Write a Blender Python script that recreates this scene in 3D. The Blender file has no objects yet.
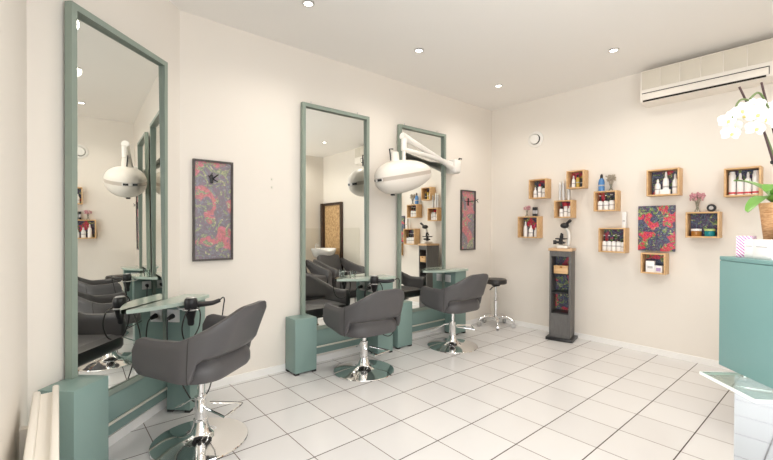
import bpy, bmesh, math, random
from mathutils import Vector, Matrix
random.seed(7)
PI = math.pi
col = bpy.context.scene.collection
S2 = 2 ** -.5

# ------------------------------------------------------------------ materials
def new_mat(name):
    m = bpy.data.materials.new(name); m.use_nodes = True
    nt = m.node_tree; b = nt.nodes['Principled BSDF']
    return m, nt, b

def mat(name, c, rough=.5, metal=0, spec=.5, coat=0, trans=0, ior=1.45, emit=None, es=0, alpha=1, bump=0, bscale=200, sheen=0):
    m, nt, b = new_mat(name)
    b.inputs['Base Color'].default_value = (*c, 1)
    b.inputs['Roughness'].default_value = rough
    b.inputs['Metallic'].default_value = metal
    b.inputs['Specular IOR Level'].default_value = spec
    b.inputs['Coat Weight'].default_value = coat
    b.inputs['Transmission Weight'].default_value = trans
    b.inputs['IOR'].default_value = ior
    b.inputs['Alpha'].default_value = alpha
    if emit:
        b.inputs['Emission Color'].default_value = (*emit, 1)
        b.inputs['Emission Strength'].default_value = es
    if bump:
        tc = nt.nodes.new('ShaderNodeTexCoord'); n = nt.nodes.new('ShaderNodeTexNoise')
        n.inputs['Scale'].default_value = bscale; n.inputs['Detail'].default_value = 3
        bp = nt.nodes.new('ShaderNodeBump'); bp.inputs['Strength'].default_value = bump; bp.inputs['Distance'].default_value = .01
        nt.links.new(tc.outputs['Object'], n.inputs['Vector'])
        nt.links.new(n.outputs['Fac'], bp.inputs['Height']); nt.links.new(bp.outputs['Normal'], b.inputs['Normal'])
    return m

def ramp(nt, stops, interp='LINEAR'):
    r = nt.nodes.new('ShaderNodeValToRGB'); e = r.color_ramp; e.interpolation = interp
    e.elements[0].position = stops[0][0]; e.elements[0].color = (*stops[0][1], 1)
    e.elements[1].position = stops[-1][0]; e.elements[1].color = (*stops[-1][1], 1)
    for p, c in stops[1:-1]:
        x = e.elements.new(p); x.color = (*c, 1)
    return r

def floral(name, k=0.0, haze=0.0, rough=.45, scale=7.5):
    """loose tropical flower print: petals, leaves and dark ground"""
    m, nt, b = new_mat(name); L = nt.links
    tc = nt.nodes.new('ShaderNodeTexCoord'); oi = nt.nodes.new('ShaderNodeObjectInfo')
    off = nt.nodes.new('ShaderNodeVectorMath'); off.operation = 'SCALE'; off.inputs['Scale'].default_value = 17.0
    cx = nt.nodes.new('ShaderNodeCombineXYZ')
    for i in range(3): L.new(oi.outputs['Random'], cx.inputs[i])
    L.new(cx.outputs[0], off.inputs[0])
    add = nt.nodes.new('ShaderNodeVectorMath'); L.new(tc.outputs['Object'], add.inputs[0]); L.new(off.outputs[0], add.inputs[1])
    def noise(sc, det, dis, o):
        a = nt.nodes.new('ShaderNodeVectorMath'); a.inputs[1].default_value = (o, o * .7, -o); L.new(add.outputs[0], a.inputs[0])
        n = nt.nodes.new('ShaderNodeTexNoise'); n.inputs['Scale'].default_value = sc; n.inputs['Detail'].default_value = det
        n.inputs['Distortion'].default_value = dis; L.new(a.outputs[0], n.inputs['Vector']); return n
    navy = (.012, .016, .05); slate = (.065, .08, .13); blue = (.13, .17, .27); red = (.62, .02, .06); pink = (.72, .12, .22)
    green = (.09, .22, .07); lime = (.42, .50, .13); coral = (.66, .12, .07); plum = (.16, .04, .15)
    r1 = ramp(nt, [(.30, navy), (.37, slate), (.42, blue), (.46, navy), (.50, slate), (.53, plum), (.56, navy), (.61, (.17, .20, .27)), (.66, slate), (.72, navy)])
    r2 = ramp(nt, [(.34, plum), (.40, red), (.45, pink), (.48, red), (.52, coral), (.55, (.30, .015, .05)), (.60, red), (.66, pink)])
    r3 = ramp(nt, [(.36, (.03, .07, .04)), (.42, green), (.47, lime), (.50, (.05, .11, .05)), (.55, green), (.60, (.55, .50, .26))])
    n1 = noise(scale * 1.3, 5, 2.4, 0); n2 = noise(scale * 1.9, 4, 2.2, 5); n3 = noise(scale * 1.8, 4, 3.5, 9)
    m1 = noise(scale * .75, 1, .8, 13); m2 = noise(scale * 1.3, 2, 3.0, 21)
    for n, r in ((n1, r1), (n2, r2), (n3, r3)): L.new(n.outputs['Fac'], r.inputs[0])
    k1 = ramp(nt, [(.52 + k, (0,) * 3), (.56 + k, (1,) * 3)]); L.new(m1.outputs['Fac'], k1.inputs[0])
    k2 = ramp(nt, [(.57, (0,) * 3), (.60, (1,) * 3)]); L.new(m2.outputs['Fac'], k2.inputs[0])
    x1 = nt.nodes.new('ShaderNodeMixRGB'); L.new(k1.outputs[0], x1.inputs[0]); L.new(r1.outputs[0], x1.inputs[1]); L.new(r2.outputs[0], x1.inputs[2])
    x2 = nt.nodes.new('ShaderNodeMixRGB'); L.new(k2.outputs[0], x2.inputs[0]); L.new(x1.outputs[0], x2.inputs[1]); L.new(r3.outputs[0], x2.inputs[2])
    x3 = nt.nodes.new('ShaderNodeMixRGB'); x3.inputs[0].default_value = haze; x3.inputs[2].default_value = (.42, .36, .36, 1)  # pale haze of reflecting glass, mixed into the print colour
    L.new(x2.outputs[0], x3.inputs[1]); L.new(x3.outputs[0], b.inputs['Base Color'])
    b.inputs['Roughness'].default_value = rough
    return m

def wood(name, c1, c2, sc=(1, 1, 1), rough=.5, ns=14):
    m, nt, b = new_mat(name); L = nt.links
    tc = nt.nodes.new('ShaderNodeTexCoord'); mp = nt.nodes.new('ShaderNodeMapping'); mp.inputs['Scale'].default_value = sc
    n = nt.nodes.new('ShaderNodeTexNoise'); n.inputs['Scale'].default_value = ns; n.inputs['Detail'].default_value = 5; n.inputs['Distortion'].default_value = .6
    r = ramp(nt, [(.35, c1), (.65, c2)])
    L.new(tc.outputs['Object'], mp.inputs[0]); L.new(mp.outputs[0], n.inputs['Vector']); L.new(n.outputs['Fac'], r.inputs[0])
    L.new(r.outputs[0], b.inputs['Base Color']); b.inputs['Roughness'].default_value = rough
    return m

def plaster(name, c, rough=.75):
    m, nt, b = new_mat(name); L = nt.links
    tc = nt.nodes.new('ShaderNodeTexCoord'); n = nt.nodes.new('ShaderNodeTexNoise'); n.inputs['Scale'].default_value = 60; n.inputs['Detail'].default_value = 4
    bp = nt.nodes.new('ShaderNodeBump'); bp.inputs['Strength'].default_value = .06; bp.inputs['Distance'].default_value = .005
    L.new(tc.outputs['Object'], n.inputs['Vector']); L.new(n.outputs['Fac'], bp.inputs['Height']); L.new(bp.outputs['Normal'], b.inputs['Normal'])
    b.inputs['Base Color'].default_value = (*c, 1); b.inputs['Roughness'].default_value = rough; b.inputs['Specular IOR Level'].default_value = .25
    return m

def tiles(name, x0, sx, y0, sy):
    m, nt, b = new_mat(name); L = nt.links
    tc = nt.nodes.new('ShaderNodeTexCoord'); sp = nt.nodes.new('ShaderNodeSeparateXYZ'); L.new(tc.outputs['Object'], sp.inputs[0])
    def M(op, a, v=None):
        n = nt.nodes.new('ShaderNodeMath'); n.operation = op
        if hasattr(a, 'node'): L.new(a, n.inputs[0])
        else: n.inputs[0].default_value = a
        if v is not None:
            if hasattr(v, 'node'): L.new(v, n.inputs[1])
            else: n.inputs[1].default_value = v
        return n.outputs[0]
    def line(o, o0, s, w):
        t = M('DIVIDE', M('SUBTRACT', o, o0), s)
        d = M('ABSOLUTE', M('SUBTRACT', t, M('ROUND', t)))
        return M('LESS_THAN', d, w / s / 2), M('ROUND', M('SUBTRACT', t, .5))
    lx, ix = line(sp.outputs[0], x0, sx, .0062); ly, iy = line(sp.outputs[1], y0, sy, .0048)
    wn = nt.nodes.new('ShaderNodeTexWhiteNoise'); wn.noise_dimensions = '2D'
    cb = nt.nodes.new('ShaderNodeCombineXYZ'); L.new(ix, cb.inputs[0]); L.new(iy, cb.inputs[1]); L.new(cb.outputs[0], wn.inputs['Vector'])
    r = ramp(nt, [(0, (.69, .682, .680)), (1, (.73, .725, .722))]); L.new(wn.outputs['Value'], r.inputs[0])
    a = nt.nodes.new('ShaderNodeMixRGB'); a.inputs[2].default_value = (.16, .12, .105, 1); L.new(ly, a.inputs[0]); L.new(r.outputs[0], a.inputs[1])
    c = nt.nodes.new('ShaderNodeMixRGB'); c.inputs[2].default_value = (.07, .05, .045, 1); L.new(lx, c.inputs[0]); L.new(a.outputs[0], c.inputs[1])
    L.new(c.outputs[0], b.inputs['Base Color'])
    g = M('MAXIMUM', lx, ly); rr = M('ADD', M('MULTIPLY', g, .5), .17); L.new(rr, b.inputs['Roughness'])
    b.inputs['Specular IOR Level'].default_value = .3
    return m

def stripes(name):
    m, nt, b = new_mat(name); L = nt.links
    tc = nt.nodes.new('ShaderNodeTexCoord'); mp = nt.nodes.new('ShaderNodeMapping'); mp.inputs['Rotation'].default_value = (0, .0, 0)
    w = nt.nodes.new('ShaderNodeTexWave'); w.wave_type = 'BANDS'; w.bands_direction = 'DIAGONAL'; w.inputs['Scale'].default_value = 55
    r = ramp(nt, [(0, (.9, .88, .9)), (.55, (.9, .88, .9)), (.6, (.75, .15, .40)), (.8, (.40, .12, .5)), (1, (.75, .15, .4))])
    L.new(tc.outputs['Object'], w.inputs['Vector']); L.new(w.outputs['Fac'], r.inputs[0]); L.new(r.outputs[0], b.inputs['Base Color'])
    return m

M = {}
M['wall'] = plaster('warm_white_wall', (.79, .743, .68))
M['wall_n'] = plaster('near_wall_paint', (.80, .76, .70))
M['ceil'] = plaster('ceiling_paint', (.86, .84, .81))
M['wain'] = mat('wainscot_tile', (.70, .66, .58), .3)
M['base'] = mat('white_baseboard', (.86, .85, .83), .4)
M['floor'] = tiles('white_floor_tile', .665, .3045, -3.366, .306)
M['green'] = mat('sage_lacquer', (.21, .312, .288), .32, spec=.5)
M['sage'] = mat('sage_frame_paint', (.25, .305, .26), .35)
M['teal'] = mat('teal_lacquer', (.19, .345, .34), .4, spec=.4)
M['mirror'] = mat('mirror_silver', (.93, .95, .92), .0, 1)
M['rail'] = mat('pale_rail', (.72, .70, .62), .35, .2)
M['glass'] = mat('green_glass', (.56, .68, .60), .08, trans=.2, ior=1.45)
M['clear'] = mat('clear_glass', (.96, .98, .97), .02, trans=.95, ior=1.45)
def thin_glass(name, tint, refl=.9):
    m = bpy.data.materials.new(name); m.use_nodes = True; nt = m.node_tree; nt.nodes.clear(); L = nt.links
    o = nt.nodes.new('ShaderNodeOutputMaterial'); t = nt.nodes.new('ShaderNodeBsdfTransparent'); t.inputs[0].default_value = (*tint, 1)
    g = nt.nodes.new('ShaderNodeBsdfGlossy'); g.inputs['Roughness'].default_value = .03
    f = nt.nodes.new('ShaderNodeFresnel'); f.inputs[0].default_value = 1.35
    k = nt.nodes.new('ShaderNodeMath'); k.operation = 'MULTIPLY'; k.inputs[1].default_value = refl; L.new(f.outputs[0], k.inputs[0])
    x = nt.nodes.new('ShaderNodeMixShader'); L.new(k.outputs[0], x.inputs[0]); L.new(t.outputs[0], x.inputs[1]); L.new(g.outputs[0], x.inputs[2]); L.new(x.outputs[0], o.inputs[0])
    return m
M['clear'] = thin_glass('clear_glass', (.93, .96, .95))
M['plate'] = thin_glass('plate_glass', (.86, .93, .90), .45)
M['gedge'] = mat('bright_glass_edge', (.86, .93, .90), .25)
M['leather'] = mat('charcoal_leatherette', (.086, .083, .086), .40, spec=.5, bump=.12, bscale=260)
M['leather2'] = mat('black_leatherette', (.03, .028, .027), .4, bump=.1, bscale=260)
M['chrome'] = mat('chrome', (.86, .86, .86), .06, 1)
M['steel'] = mat('brushed_steel', (.62, .62, .62), .28, 1)
M['black'] = mat('black_plastic', (.018, .018, .02), .35)
M['dark'] = mat('dark_rubber', (.03, .03, .03), .7)
M['white'] = mat('white_plastic', (.82, .80, .76), .35)
M['cream'] = mat('cream_plastic', (.80, .755, .69), .3)
M['creamband'] = mat('beige_band', (.52, .46, .40), .4)
M['acwhite'] = mat('ac_casing', (.84, .79, .72), .4)
M['acpanel'] = mat('ac_intake', (.66, .61, .52), .5)
M['bottle'] = mat('white_bottle', (.84, .83, .82), .3)
M['label'] = mat('grey_print', (.46, .45, .45), .5)
M['redlab'] = mat('red_print', (.55, .04, .06), .5)
M['silver'] = mat('silver_can', (.62, .62, .62), .3, .35)
M['bluebot'] = mat('blue_bottle', (.07, .22, .50), .15, coat=.4)
M['goldbot'] = mat('amber_bottle', (.52, .36, .07), .25)
M['amber'] = mat('amber_jar', (.36, .15, .03), .2)
M['tealjar'] = mat('teal_jar', (.01, .22, .26), .2)
M['lime'] = mat('lime_label', (.45, .58, .22), .5)
M['purple'] = mat('mauve_label', (.42, .30, .52), .5)
M['pine'] = wood('pale_pine', (.60, .375, .18), (.70, .46, .24), (1, 6, 6), .5, 6)
M['oak'] = wood('oak_top', (.55, .35, .20), (.66, .45, .27), (1, 8, 8), .45, 6)
M['osb'] = wood('chipboard', (.42, .25, .11), (.68, .46, .24), (1, 1, 1), .7, 26)
M['greyw'] = wood('grey_laminate', (.105, .102, .10), (.13, .126, .124), (6, 6, 1), .5, 10)
M['frame'] = wood('dark_frame', (.045, .038, .036), (.09, .075, .07), (1, 8, 1), .5, 20)
M['brown'] = mat('dark_door_frame', (.055, .032, .022), .5)
M['floral'] = floral('flower_print', .05)
M['floralb'] = floral('flower_print_large', -.03, scale=10)
M['floralp'] = floral('flower_print_hazed', -.01, .45, .25, 7)  # print paled by painted-in glass haze
M['petal'] = mat('white_petal', (.80, .80, .76), .5)
M['lip'] = mat('yellow_lip', (.72, .60, .22), .5)
M['leaf'] = mat('orchid_leaf', (.13, .30, .05), .35)
M['stem'] = mat('green_stem', (.12, .17, .06), .5)
M['stick'] = mat('dark_stick', (.06, .03, .03), .6)
M['basket'] = wood('wicker', (.45, .22, .09), (.68, .42, .22), (1, 1, 6), .7, 40)
M['pinkfl'] = mat('dried_pink', (.60, .30, .34), .8)
M['dryfl'] = mat('dried_grass', (.44, .38, .30), .8)
M['rad'] = mat('radiator_enamel', (.84, .80, .73), .35)
M['basin'] = mat('ceramic', (.88, .88, .87), .12)
M['stripes'] = stripes('pink_stripes')
M['lamp'] = mat('lamp_lens', (1, 1, 1), .4, emit=(1, .93, .82), es=14)
M['slot'] = mat('dark_slot', (.02, .016, .012), .8)
M['tin'] = mat('black_tin', (.02, .02, .022), .3)
M['pave'] = mat('outdoor_paving', (.45, .44, .43), .8)
M['plinth'] = mat('polished_plinth', (.60, .63, .65), .04, 1)

# ------------------------------------------------------------------ mesh helpers
class MB:
    def __init__(s): s.bm = bmesh.new()
    def _xf(s, vs, mt):
        if mt is not None: bmesh.ops.transform(s.bm, matrix=mt, verts=vs)
        return s
    def box(s, x0, x1, y0, y1, z0, z1, bev=0, mt=None, seg=2):
        r = bmesh.ops.create_cube(s.bm, size=1); vs = r['verts']
        bmesh.ops.transform(s.bm, matrix=Matrix.Translation(((x0 + x1) / 2, (y0 + y1) / 2, (z0 + z1) / 2)) @ Matrix.Diagonal((x1 - x0, y1 - y0, z1 - z0, 1)), verts=vs)
        if bev:
            es = list({e for v in vs for e in v.link_edges})
            rb = bmesh.ops.bevel(s.bm, geom=es, offset=bev, segments=seg, profile=.5, affect='EDGES')
            vs = list({v for f in rb['faces'] for v in f.verts} | {v for v in vs if v.is_valid})
            # every vertex of the bevelled island
            seen = set(vs); st = list(vs)
            while st:
                v = st.pop()
                for e in v.link_edges:
                    o = e.other_vert(v)
                    if o not in seen: seen.add(o); st.append(o)
            vs = list(seen)
        return s._xf(vs, mt)
    def lathe(s, prof, n=24, mt=None, cap=True):
        """prof: (radius, z) from bottom to top, about z"""
        rings = []; bm = s.bm; allv = []
        for r, z in prof:
            if r < 1e-5:
                v = bm.verts.new((0, 0, z)); rings.append([v]); allv.append(v)
            else:
                ring = [bm.verts.new((r * math.cos(2 * PI * i / n), r * math.sin(2 * PI * i / n), z)) for i in range(n)]
                rings.append(ring); allv += ring
        for a, b in zip(rings, rings[1:]):
            for i in range(n):
                j = (i + 1) % n
                if len(a) == 1 and len(b) == 1: continue
                if len(a) == 1: bm.faces.new((a[0], b[j], b[i]))
                elif len(b) == 1: bm.faces.new((a[i], a[j], b[0]))
                else: bm.faces.new((a[i], a[j], b[j], b[i]))
        if cap:
            if len(rings[0]) > 1: bm.faces.new(rings[0][::-1])
            if len(rings[-1]) > 1: bm.faces.new(rings[-1])
        return s._xf(allv, mt)
    def tube(s, pts, r, n=8, closed=False, smooth=0):
        pts = [Vector(p) for p in pts]
        if smooth: pts = catmull(pts, smooth)
        rr = r if isinstance(r, (list, tuple)) else [r] * len(pts)
        if len(rr) != len(pts): rr = [rr[0] + (rr[-1] - rr[0]) * i / (len(pts) - 1) for i in range(len(pts))]
        bm = s.bm; rings = []; nrm = None
        for i, p in enumerate(pts):
            t = (pts[min(i + 1, len(pts) - 1)] - pts[max(i - 1, 0)]).normalized()
            if nrm is None:
                nrm = t.orthogonal().normalized()
            else:
                nrm = (nrm - t * nrm.dot(t)); nrm = nrm.normalized() if nrm.length > 1e-6 else t.orthogonal().normalized()
            bi = t.cross(nrm)
            rings.append([bm.verts.new(p + (nrm * math.cos(2 * PI * k / n) + bi * math.sin(2 * PI * k / n)) * rr[i]) for k in range(n)])
        for a, b in zip(rings, rings[1:]):
            for k in range(n):
                j = (k + 1) % n; bm.faces.new((a[k], a[j], b[j], b[k]))
        bm.faces.new(rings[0][::-1]); bm.faces.new(rings[-1])
        return s
    def cyl(s, p, q, r, n=20, r2=None):
        return s.tube([p, q], [r, r if r2 is None else r2], n)
    def prism(s, pts, z0, z1, mt=None, bev=0):
        bm = s.bm
        a = [bm.verts.new((x, y, z0)) for x, y in pts]; b = [bm.verts.new((x, y, z1)) for x, y in pts]
        n = len(pts); fs = [bm.faces.new(a[::-1]), bm.faces.new(b)]
        for i in range(n):
            j = (i + 1) % n; bm.faces.new((a[i], a[j], b[j], b[i]))
        return s._xf(a + b, mt)
    def grid(s, rows, closed_u=False, closed_v=False):
        bm = s.bm; V = [[bm.verts.new(p) for p in r] for r in rows]
        nu = len(V); nv = len(V[0])
        for i in range(nu - (0 if closed_u else 1)):
            for j in range(nv - (0 if closed_v else 1)):
                bm.faces.new((V[i][j], V[(i + 1) % nu][j], V[(i + 1) % nu][(j + 1) % nv], V[i][(j + 1) % nv]))
        return V
    def ell(s, c, r, n=20, m=12, mt=None):
        prof = [(math.sin(PI * i / m), -math.cos(PI * i / m)) for i in range(m + 1)]
        t = Matrix.Translation(c) @ (mt if mt is not None else Matrix()) @ Matrix.Diagonal((*r, 1))
        return s.lathe([(max(a, 0), z) for a, z in prof], n, t, False)
    def build(s, name, material, parent=None, sharp=38, loc=None, rotz=0):
        bm = s.bm
        bmesh.ops.recalc_face_normals(bm, faces=bm.faces[:])
        me = bpy.data.meshes.new(name); bm.to_mesh(me); bm.free()
        for p in me.polygons: p.use_smooth = True
        me.set_sharp_from_angle(angle=math.radians(sharp))
        me.materials.append(material)
        o = bpy.data.objects.new(name, me); col.objects.link(o)
        if parent is not None: o.parent = parent
        if loc is not None: o.location = loc
        if rotz: o.rotation_euler.z = rotz
        return o

def catmull(P, k):
    out = []
    for i in range(len(P) - 1):
        p0 = P[max(i - 1, 0)]; p1 = P[i]; p2 = P[i + 1]; p3 = P[min(i + 2, len(P) - 1)]
        for j in range(k):
            t = j / k
            out.append(.5 * ((2 * p1) + (p2 - p0) * t + (2 * p0 - 5 * p1 + 4 * p2 - p3) * t * t + (3 * p1 - p0 - 3 * p2 + p3) * t ** 3))
    out.append(P[-1]); return out

def tag(o, label, cat, group=None):
    o['label'] = label; o['category'] = cat
    if group: o['group'] = group
    return o
def thing(name, label, cat, loc=(0, 0, 0), rotz=0, group=None):
    o = bpy.data.objects.new(name, None); col.objects.link(o)
    o.empty_display_size = .05
    o.location = loc; o.rotation_euler = (0, 0, rotz)
    return tag(o, label, cat, group)
def struct(o):
    o['kind'] = 'structure'; return o
def dup(root, loc, rotz=0, label=None, group=None):
    r = root.copy(); col.objects.link(r); r.location = loc; r.rotation_euler = (0, 0, rotz)
    if label: r['label'] = label
    if group: r['group'] = group
    for ch in list(root.children):
        c = ch.copy(); col.objects.link(c); c.parent = r
        for g in list(ch.children):
            d = g.copy(); col.objects.link(d); d.parent = c
    return r
def rect_ring(mb, y0, y1, z0, z1, w, x0, x1, bev=.003):
    """frame in the y-z plane as four mitred bars"""
    bm = mb.bm
    def q(y, z, x): return bm.verts.new((x, y, z))
    o = [(y0, z0), (y1, z0), (y1, z1), (y0, z1)]; i = [(y0 + w, z0 + w), (y1 - w, z0 + w), (y1 - w, z1 - w), (y0 + w, z1 - w)]
    ob = [q(*p, x0) for p in o]; of = [q(*p, x1) for p in o]; ib = [q(*p, x0) for p in i]; if_ = [q(*p, x1) for p in i]
    for k in range(4):
        j = (k + 1) % 4
        bm.faces.new((of[k], of[j], if_[j], if_[k])); bm.faces.new((ob[k], ib[k], ib[j], ob[j]))
        bm.faces.new((ob[k], ob[j], of[j], of[k])); bm.faces.new((ib[k], if_[k], if_[j], ib[j]))
    return mb

# ------------------------------------------------------------------ room shell
H = 2.718
P_AB = (0, -3.71); P_AD = (.782, -4.492); P_DS = (2.15, -4.552); P_S = (2.15, -5.45); XE = 4.2; YF = -5.45
outline = [(0, 0), P_AB, P_AD, P_DS, P_S, (XE, YF), (XE, 0)]
struct(MB().box(-.3, XE + .3, YF - .2, .3, -.1, 0).build('floor', M['floor']))
struct(MB().box(-.3, XE + .3, YF - .2, .3, H, H + .1).build('ceiling', M['ceil']))
def wall(name, p, q, m, z0=0, z1=H, t=.1):
    """inner face from p to q, the room on the left-hand side of p->q seen from above reversed (thickness outwards)"""
    p = Vector((*p, 0)); q = Vector((*q, 0)); d = (q - p).normalized(); n = Vector((d.y, -d.x, 0))   # outward normal for a CCW-from-below outline
    mb = MB(); bm = mb.bm
    a = [p, q, q + n * t, p + n * t]
    lo = [bm.verts.new((v.x, v.y, z0)) for v in a]; hi = [bm.verts.new((v.x, v.y, z1)) for v in a]
    bm.faces.new(lo); bm.faces.new(hi[::-1])
    for i in range(4):
        j = (i + 1) % 4; bm.faces.new((lo[i], lo[j], hi[j], hi[i]))
    return struct(mb.build(name, m))
wall('wall_left', (0, .1), (0, -3.71 - .06), M['wall'])
wall('wall_angled', P_AB, P_AD, M['wall'])
wall('wall_near', P_AD, P_DS, M['wall_n'])
wall('wall_return', P_DS, P_S, M['wall_n'])
wall('wall_right', (XE, -2.5), (XE, .1), M['wall'])
w2 = struct(MB().box(XE, XE + .1, YF - .1, -5.0, 0, H).box(XE, XE + .1, -5.0, -2.5, 0, .35).box(XE, XE + .1, -5.0, -2.5, 2.5, H).build('wall_side', M['wall']))
fr = MB()
for y in (-4.97, -3.75, -2.53): fr.box(XE + .02, XE + .08, y - .03, y + .03, .35, 2.5)
fr.box(XE + .02, XE + .08, -5.0, -2.5, .35, .41).box(XE + .02, XE + .08, -5.0, -2.5, 2.44, 2.5)
struct(fr.build('added_window', M['frame']))  # added window, out of view, opens the wall for side fill light
wall('wall_back', (XE + .1, 0), (-.1, 0), M['wall'])
# shopfront behind the camera: low sill, piers and one wide window with mullions
wall('wall_front', P_S, (XE, YF), M['wall_n'], 2.5, H)
fr = MB()
for x in (2.2, 3.2, 4.15): fr.box(x - .03, x + .03, YF - .06, YF, 0, 2.5)
fr.box(2.15, XE, YF - .06, YF, 0, .08); fr.box(2.15, XE, YF - .06, YF, 2.44, 2.5); fr.box(2.15, XE, YF - .06, YF, .95, 1.0)
wf = struct(fr.build('window_1', M['frame']))
struct(MB().box(-2, 7, YF - 3, YF - .2, -.12, -.02).build('trim_1', M['pave']))
# baseboards
def base(name, p, q, h=.055, t=.012):
    p = Vector((*p, 0)); q = Vector((*q, 0)); d = (q - p).normalized(); n = Vector((-d.y, d.x, 0))
    a = [p, q, q + n * t, p + n * t]; mb = MB(); bm = mb.bm
    lo = [bm.verts.new((v.x, v.y, 0)) for v in a]; hi = [bm.verts.new((v.x, v.y, h)) for v in a]
    bm.faces.new(lo); bm.faces.new(hi[::-1])
    for i in range(4):
        j = (i + 1) % 4; bm.faces.new((lo[i], lo[j], hi[j], hi[i]))
    return struct(mb.build(name, M['base']))
base('baseboard_left', (0, 0), P_AB)
base('baseboard_angled', P_AB, P_AD)
base('baseboard_back', (3.4, 0), (0, 0))
base('baseboard_near', P_AD, P_DS)
# wainscot, seen in the second mirror
struct(MB().box(XE - .008, XE, -3.0, -.01, 0, 1.24).build('trim_2', M['wain']))
struct(MB().box(2.95, 3.47, -.008, 0, .0, 1.24).build('trim_3', M['wain']))
# chipboard door in a dark frame on the back wall
dr = MB().box(3.53, 4.10, -.03, -.001, 0, 1.70).build('door_1', M['osb']); struct(dr)
df = MB().box(3.48, 3.53, -.05, -.001, 0, 1.75).box(4.10, 4.18, -.09, -.001, 0, 1.75).box(3.53, 4.10, -.05, -.001, 1.70, 1.75)
df.build('door_frame', M['brown'], dr)
# ------------------------------------------------------------------ styling stations (local x = out of the wall, y = along it, z up)
MH, MW = 2.256, .715
def mirror_thing(label, loc, rz, pins=True, tilt=.5, turn=0):
    t = thing('wall_mirror', label, 'mirror', loc, rz, 'tall styling mirrors')
    rect_ring(MB(), 0, MW, .30, MH, .031, .020, .056).build('frame', M['sage'], t)
    g = MB().box(-.003, .003, -MW / 2 + .030, MW / 2 - .030, -.945, .945).build('mirror_glass', M['mirror'], t)   # leans back a touch
    g.location = (.034, MW / 2, 1.278); g.rotation_euler = (0, -math.radians(tilt), math.radians(turn))
    MB().box(.004, .050, 0, MW, .088, .299, .002).build('lower_panel', M['green'], t)
    MB().box(.0505, .064, .0, MW, .146, .160, .003).build('rail', M['rail'], t)
    if pins:
        for y in (.10, .60):
            MB().cyl((.02, y, MH), (.02, y, MH + .03), .004, 8).build('hanger_pin', M['steel'], t)
    return t
def feet(t, x0, x1, y0, y1):
    for x in (x0 + .02, x1 - .02):
        for y in (y0 + .02, y1 - .02):
            MB().box(x - .018, x + .018, y - .018, y + .018, 0, .0145).build('foot', M['dark'], t)
def low_box(label, loc, rz, top=.450):
    t = thing('pedestal_box', label, 'cabinet', loc, rz, 'low green boxes beside the mirrors')
    MB().box(.0135, .187, -.132, .064, .015, top, .003).build('body', M['green'], t)
    feet(t, .0135, .187, -.132, .064)
    return t
def console(label, loc, rz, y0=.70):
    t = thing('console_cabinet', label, 'cabinet', loc, rz, 'green consoles with glass shelves')
    x1 = .215; y1 = y0 + .185
    MB().box(.0575, x1, y0, y1, .015, .708, .003).build('body', M['green'], t)
    feet(t, .0575, x1, y0, y1)
    # leaf shaped glass top with its point on the mirror
    pts = []
    for k in range(17):
        a = k / 16; y = .345 + (y0 + .02 - .345) * a; pts.append((.058 + .178 * math.sin(a * PI / 2) ** .85, y))
    pts += [(.236, y1 + .012), (.058, y1 + .012)]
    MB().prism(pts, .709, .731).build('glass_shelf', M['glass'], t)
    so = MB().box(.066, .148, y0 - .009, y0 - .0002, .583, .666, .003).build('socket', M['basin'], t)
    MB().lathe([(.019, 0), (.019, .002)], 18, Matrix.Translation((.107, y0 - .0092, .624)) @ Matrix.Rotation(PI / 2, 4, 'X')).build('outlet', M['basin'], so)
    return t
DX, DY = .282, .600                                                   # dryer axis in the station's own frame
def ring_holder(t, m):
    mb = MB()
    mb.tube([(DX + .046 * math.cos(2 * PI * k / 24), DY + .046 * math.sin(2 * PI * k / 24), .690) for k in range(25)], .0045, 8)
    mb.tube([(DX - .046, DY + .005, .690), (DX - .075, DY + .005, .690), (DX - .095, DY + .005, .7055)], .006, 8)
    return mb.build('dryer_holder', m, t)
def dryer(label, loc, rz, y0, cord):
    t = thing('hair_dryer', label, 'hair dryer', loc, rz, 'hair dryers in ring holders')
    T = Matrix.Translation((DX, DY, 0))
    MB().lathe([(.0, .625), (.020, .625), (.025, .645), (.031, .675), (.036, .70), (.039, .725), (.038, .745), (.032, .757), (.0, .760)], 24, T).build('barrel', M['black'], t)
    g = MB()
    for k in range(5): g.lathe([(.026 - .005 * k, .7605), (.0235 - .005 * k, .7635), (.021 - .005 * k, .7605)], 20, T, False)
    g.build('intake_grille', M['steel'], t)
    MB().lathe([(.014, .590), (.019, .60), (.020, .626), (.0, .626)], 20, T @ Matrix.Diagonal((1.1, .6, 1, 1))).build('nozzle', M['black'], t)
    MB().tube([(DX + .024, DY + .024, .716), (DX + .05, DY + .06, .712), (DX + .085, DY + .10, .712), (DX + .11, DY + .14, .722)], [.018, .013], 14, smooth=4).build('handle', M['black'], t)
    MB().tube([(DX + .11, DY + .141, .722), (DX + .115, DY + .175, .735), (DX + .11, DY + .205, .715), (DX + .10, DY + .21, .66)] + cord, .0042, 8, smooth=6).build('power_cord', M['black'], t)
    pl = MB().cyl((.107, y0 - .0125, .624), (.107, y0 - .052, .618), .017, 14, .012)
    pl.tube([(.107, y0 - .05, .618), (.112, y0 - .075, .60), (.118, y0 - .085, .52), (.12, y0 - .08, .40), (.13, y0 - .07, .30)] + cord[::-1][:1], .004, 8, smooth=5)
    pl.build('plug', M['black'], t)
    MB().tube([(DX + .02, DY - .036, .70), (DX + .02, DY - .09, .675), (DX + .015, DY - .115, .60), (DX + .01, DY - .08, .52), (DX + .002, DY - .0, .50), (DX + .01, DY + .07, .56), (DX + .012, DY + .085, .64), (DX + .02, DY + .050, .695)], .0042, 8, smooth=6).build('cord_loop', M['black'], t)
    return t

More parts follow.
